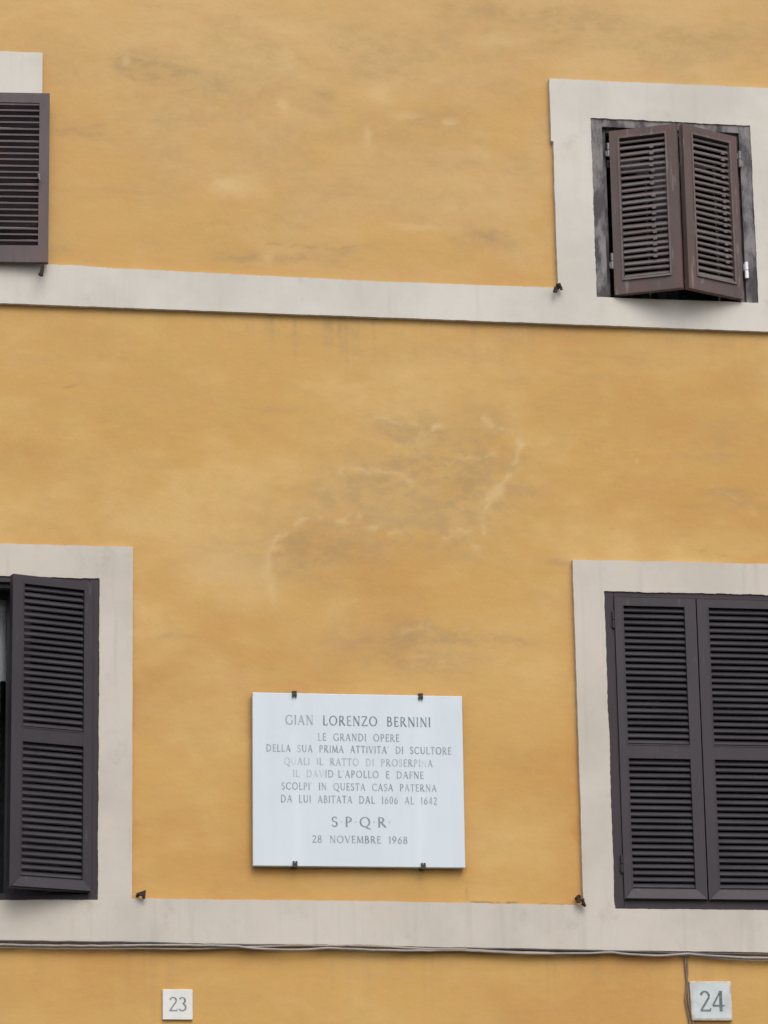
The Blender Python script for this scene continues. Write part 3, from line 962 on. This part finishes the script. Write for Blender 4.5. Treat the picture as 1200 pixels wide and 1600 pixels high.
LINES = [("GIAN LORENZO BERNINI", 2.259, 2.965, 5.267, .055, fade_fn(1, .10, {0: .34, 1: .3, 2: .34, 3: .36, 8: .2})),
         ("LE GRANDI OPERE", 2.416, 2.811, 5.193, .0415, fade_fn(2, .36)),
         ("DELLA SUA PRIMA ATTIVITA' DI SCULTORE", 2.166, 3.063, 5.135, .0405, fade_fn(3, .33)),
         ("QUALI IL RATTO DI PROSERPINA", 2.251, 2.971, 5.073, .0405, fade_fn(4, .58, {1: .82, 26: .85, 0: .62})),
         ("IL DAVID.L'APOLLO E DAFNE", 2.294, 2.926, 5.014, .0405, fade_fn(5, .35, {3: .66, 4: .74, 5: .76, 0: .5, 1: .5})),
         ("SCOLPI' IN QUESTA CASA PATERNA", 2.238, 2.987, 4.952, .0405, fade_fn(6, .36, {6: .72})),
         ("DA LUI ABITATA DAL 1606 AL 1642", 2.234, 2.989, 4.890, .0415, fade_fn(7, .33)),
         ("S.P.Q.R.", 2.476, 2.768, 4.775, .0565, fade_fn(8, .16)),
         ("28 NOVEMBRE 1968", 2.383, 2.842, 4.698, .0405, fade_fn(9, .33))]
for i, (tx, x0, x1, z, h, ff) in enumerate(LINES):
    lab = {0: 'larger, darker word of the heading line', 3: 'worn and faded word of the fourth line', 7: 'large widely spaced capitals with dots between'}.get(i)
    k = 0
    for word in tx.split(' '):
        lines_part('word', plaque, PO, INK, [(tx, x0, x1, z + .06 * h, h * .86, YP - .0012, ff, 1.12, (k, k + len(word)))], lab)
        k += len(word) + 1
for cx, cz, tb in [(2.304, 5.4165, 1), (2.918, 5.4165, 1), (2.299, 4.5965, -1), (2.915, 4.5955, -1)]:
    m = MB()
    s = tb
    # forked cramp lapping over the edge of the slab, stem into the wall
    m.box(-.0105, .0105, -.061, .006, s * .011, s * .017)
    m.box(-.0105, -.0025, -.0605, -.050, -s * .012, s * .0115)
    m.box(.0025, .0105, -.0605, -.050, -s * .012, s * .0115)
    m.box(-.0026, .0026, -.0602, -.0502, -s * .003, s * .0115)
    o = m.build('clamp', CLAMP, plaque)
    o.location = (cx - PO[0], 0, cz - PO[2])

# ------------------------------------------------------------------ house numbers
p23 = empty('house_number', (1.7455, 0, 3.862))
tag(p23, 'small square white house number plate reading 23', 'house number', 'house number plates')
m = MB(); m.box(-.0705, .0705, -.016, .0, 0, .142); m.build('plate', TILE, p23, bevel=.003)
O = (1.7455, 0, 3.862)
lines_part('numerals', p23, O, INKN, [("23", 1.703, 1.790, 3.902, .066, -.0172, lambda i, c: .05, 1.05)])
p24 = empty('house_number', (4.304, 0, 3.8695))
tag(p24, 'larger weathered house number plate reading 24 beside the hanging cable', 'house number', 'house number plates')
m = MB(); m.hexa([(-.097, -.024, .0), (.104, -.024, .001), (.103, -.024, .190), (-.103, -.024, .1895)], [(-.097, 0, .0), (.104, 0, .001), (.103, 0, .190), (-.103, 0, .1895)])
m.build('plate', TILEEDGE, p24, bevel=.006)
m = MB(); m.hexa([(-.086, -.0256, .010), (.093, -.0256, .011), (.092, -.0256, .180), (-.092, -.0256, .1795)], [(-.086, -.020, .010), (.093, -.020, .011), (.092, -.020, .180), (-.092, -.020, .1795)])
m.build('face', TILE24, p24)
O = (4.304, 0, 3.8695)
lines_part('numerals', p24, O, INKG, [("24", 4.245, 4.372, 3.914, .098, -.0268, lambda i, c: .14, 1.15)])


# ------------------------------------------------------------------ iron shutter stays
def stay(x, z, label, style):
    t = empty('shutter_stay', (x, 0, z))
    t.scale = (.86, 1, .86)
    tag(t, label, 'shutter stay', 'iron shutter stays')
    st = MB()
    if style == 'prong':
        st.tube([(.012, .01, .010), (.012, -.05, .010), (.010, -.062, .012)], [.009, .009, .012], 8)
        st.build('spike', IRON, t)
        d = MB()
        d.tube([(.016, -.058, .022), (.0, -.064, .012), (-.012, -.066, -.006), (-.016, -.064, -.032)], [.008, .011, .010, .013], 8)
        d.tube([(.008, -.060, .016), (.022, -.058, .0), (.026, -.056, -.014)], [.010, .008, .009], 8)
        d.build('catch', IRON, t)
    elif style == 'drop':
        st.tube([(.0, .01, .022), (.0, -.10, .022)], .009, 8)
        st.build('spike', IRON, t)
        d = MB()
        d.tube([(.003, -.100, .034), (.0, -.103, .006), (-.006, -.106, -.018), (-.010, -.106, -.030)], [.009, .010, .012, .015], 8)
        d.build('catch', IRON, t)
    elif style == 'wedge':
        st.tube([(-.022, .01, .0), (-.004, -.045, .002)], [.008, .009], 8)
        st.build('spike', IRON, t)
        d = MB()
        d.prism_xz([(-.030, .002), (.022, .022), (.020, -.012), (-.004, -.010)], -.062, -.046)
        d.tube([(.004, -.055, -.012), (.016, -.058, -.024)], [.007, .008], 8)
        d.build('catch', IRON, t)
    else:
        st.tube([(-.012, .01, .028), (-.012, -.05, .028), (-.012, -.06, .026)], [.009, .010, .013], 8)
        st.build('spike', IRON, t)
        d = MB()
        d.tube([(-.013, -.058, .022), (-.016, -.06, -.006)], [.010, .013], 8)
        d.tube([(-.013, -.058, .008), (.012, -.058, .010), (.013, -.058, -.014), (.026, -.058, -.026)], [.008, .012, .013, .008], 8)
        d.build('catch', IRON, t)
    return t


stay(1.075, 7.500, 'dark iron stay hanging below the corner of the folded back upper left shutter', 'drop')
stay(3.654, 7.533, 'rusty forked stay at the left foot of the upper right window surround', 'prong')
stay(1.572, 4.444, 'rusty wedge shaped stay at the right foot of the lower left window surround', 'wedge')
stay(3.676, 4.430, 'rusty brown stay at the left foot of the lower right window surround', 'double')


# ------------------------------------------------------------------ cables along the lower band
def cable(name, label, pts, r, m, wob=.0012, seed=1):
    rr = random.Random(seed)
    P = []
    for i in range(len(pts) - 1):
        n_ = max(2, int(abs(pts[i + 1][0] - pts[i][0]) / .04) + int(abs(pts[i + 1][2] - pts[i][2]) / .04))
        for k in range(n_):
            u = k / n_
            p = [pts[i][j] + (pts[i + 1][j] - pts[i][j]) * u for j in range(3)]
            s = pts[i][3] if len(pts[i]) > 3 else 0.0
            p[2] -= s * 4 * u * (1 - u)
            P.append((p[0], p[1] + rr.uniform(-1, 1) * wob * .5, p[2] + rr.uniform(-1, 1) * wob))
    P.append(pts[-1][:3])
    o0 = P[len(P) // 2]
    mb = MB()
    mb.tube([(x - o0[0], y - o0[1], z - o0[2]) for x, y, z in P], r * .88, 8)
    o = mb.build('cable', m, smooth=True)
    o.location = o0
    tag(o, label, 'cable', 'cables on the facade')
    return o


# band foot: z = 4.216 at x=.9, 4.207 at 2.72, 4.199 at 4.6
cable('cable', 'dark upper cable tight against the foot of the lower band',
      [(-4, -.037, 4.226), (.9, -.037, 4.221, .001), (1.66, -.037, 4.218, .002), (2.0, -.036, 4.212), (2.6, -.037, 4.213, .002), (3.2, -.035, 4.204, -.003), (4.2, -.030, 4.190, .004), (9.5, -.03, 4.186)], .0055, CABLE_D, seed=1)
cable('cable', 'light grey cable dipping between clips under the lower band',
      [(-4, -.038, 4.205), (.9, -.038, 4.203, .003), (1.5, -.040, 4.203, -.004), (2.02, -.046, 4.203, .012), (2.45, -.040, 4.199, .006), (3.10, -.036, 4.196, .011), (3.83, -.034, 4.192, .012), (4.20, -.034, 4.188, .010), (4.75, -.034, 4.176, .01), (9.5, -.034, 4.17)], .0065, CABLE_L, seed=2)
cable('cable', 'beige cable hanging lowest along the foot of the lower band',
      [(-4, -.024, 4.195), (.9, -.026, 4.193, .004), (1.6, -.030, 4.192, .006), (2.1, -.036, 4.204, -.006), (2.75, -.040, 4.208, .004), (3.10, -.038, 4.200, .008), (3.83, -.024, 4.190, .006), (4.20, -.024, 4.184, .016), (4.80, -.024, 4.170, .01), (9.5, -.024, 4.16)], .0055, CABLE_B, seed=3)
cable('cable', 'grey cable running down the wall to the left edge of plate 24',
      [(4.168, -.020, 4.192), (4.187, -.012, 4.170), (4.190, -.010, 4.110), (4.193, -.012, 4.060), (4.197, -.012, 3.95), (4.216, -.012, 3.855), (4.23, -.012, 3.4), (4.23, -.012, .02)], .006, CABLE_V, .0008, seed=4)
cable('cable', 'thin darker branch cable dropping beside the grey one above plate 24',
      [(4.212, -.020, 4.190), (4.197, -.011, 4.168), (4.198, -.010, 4.10), (4.1815, -.010, 3.97), (4.192, -.010, 3.90), (4.205, -.010, 3.82), (4.215, -.010, 3.4), (4.215, -.01, .02)], .0045, CABLE_V, .0008, seed=5)
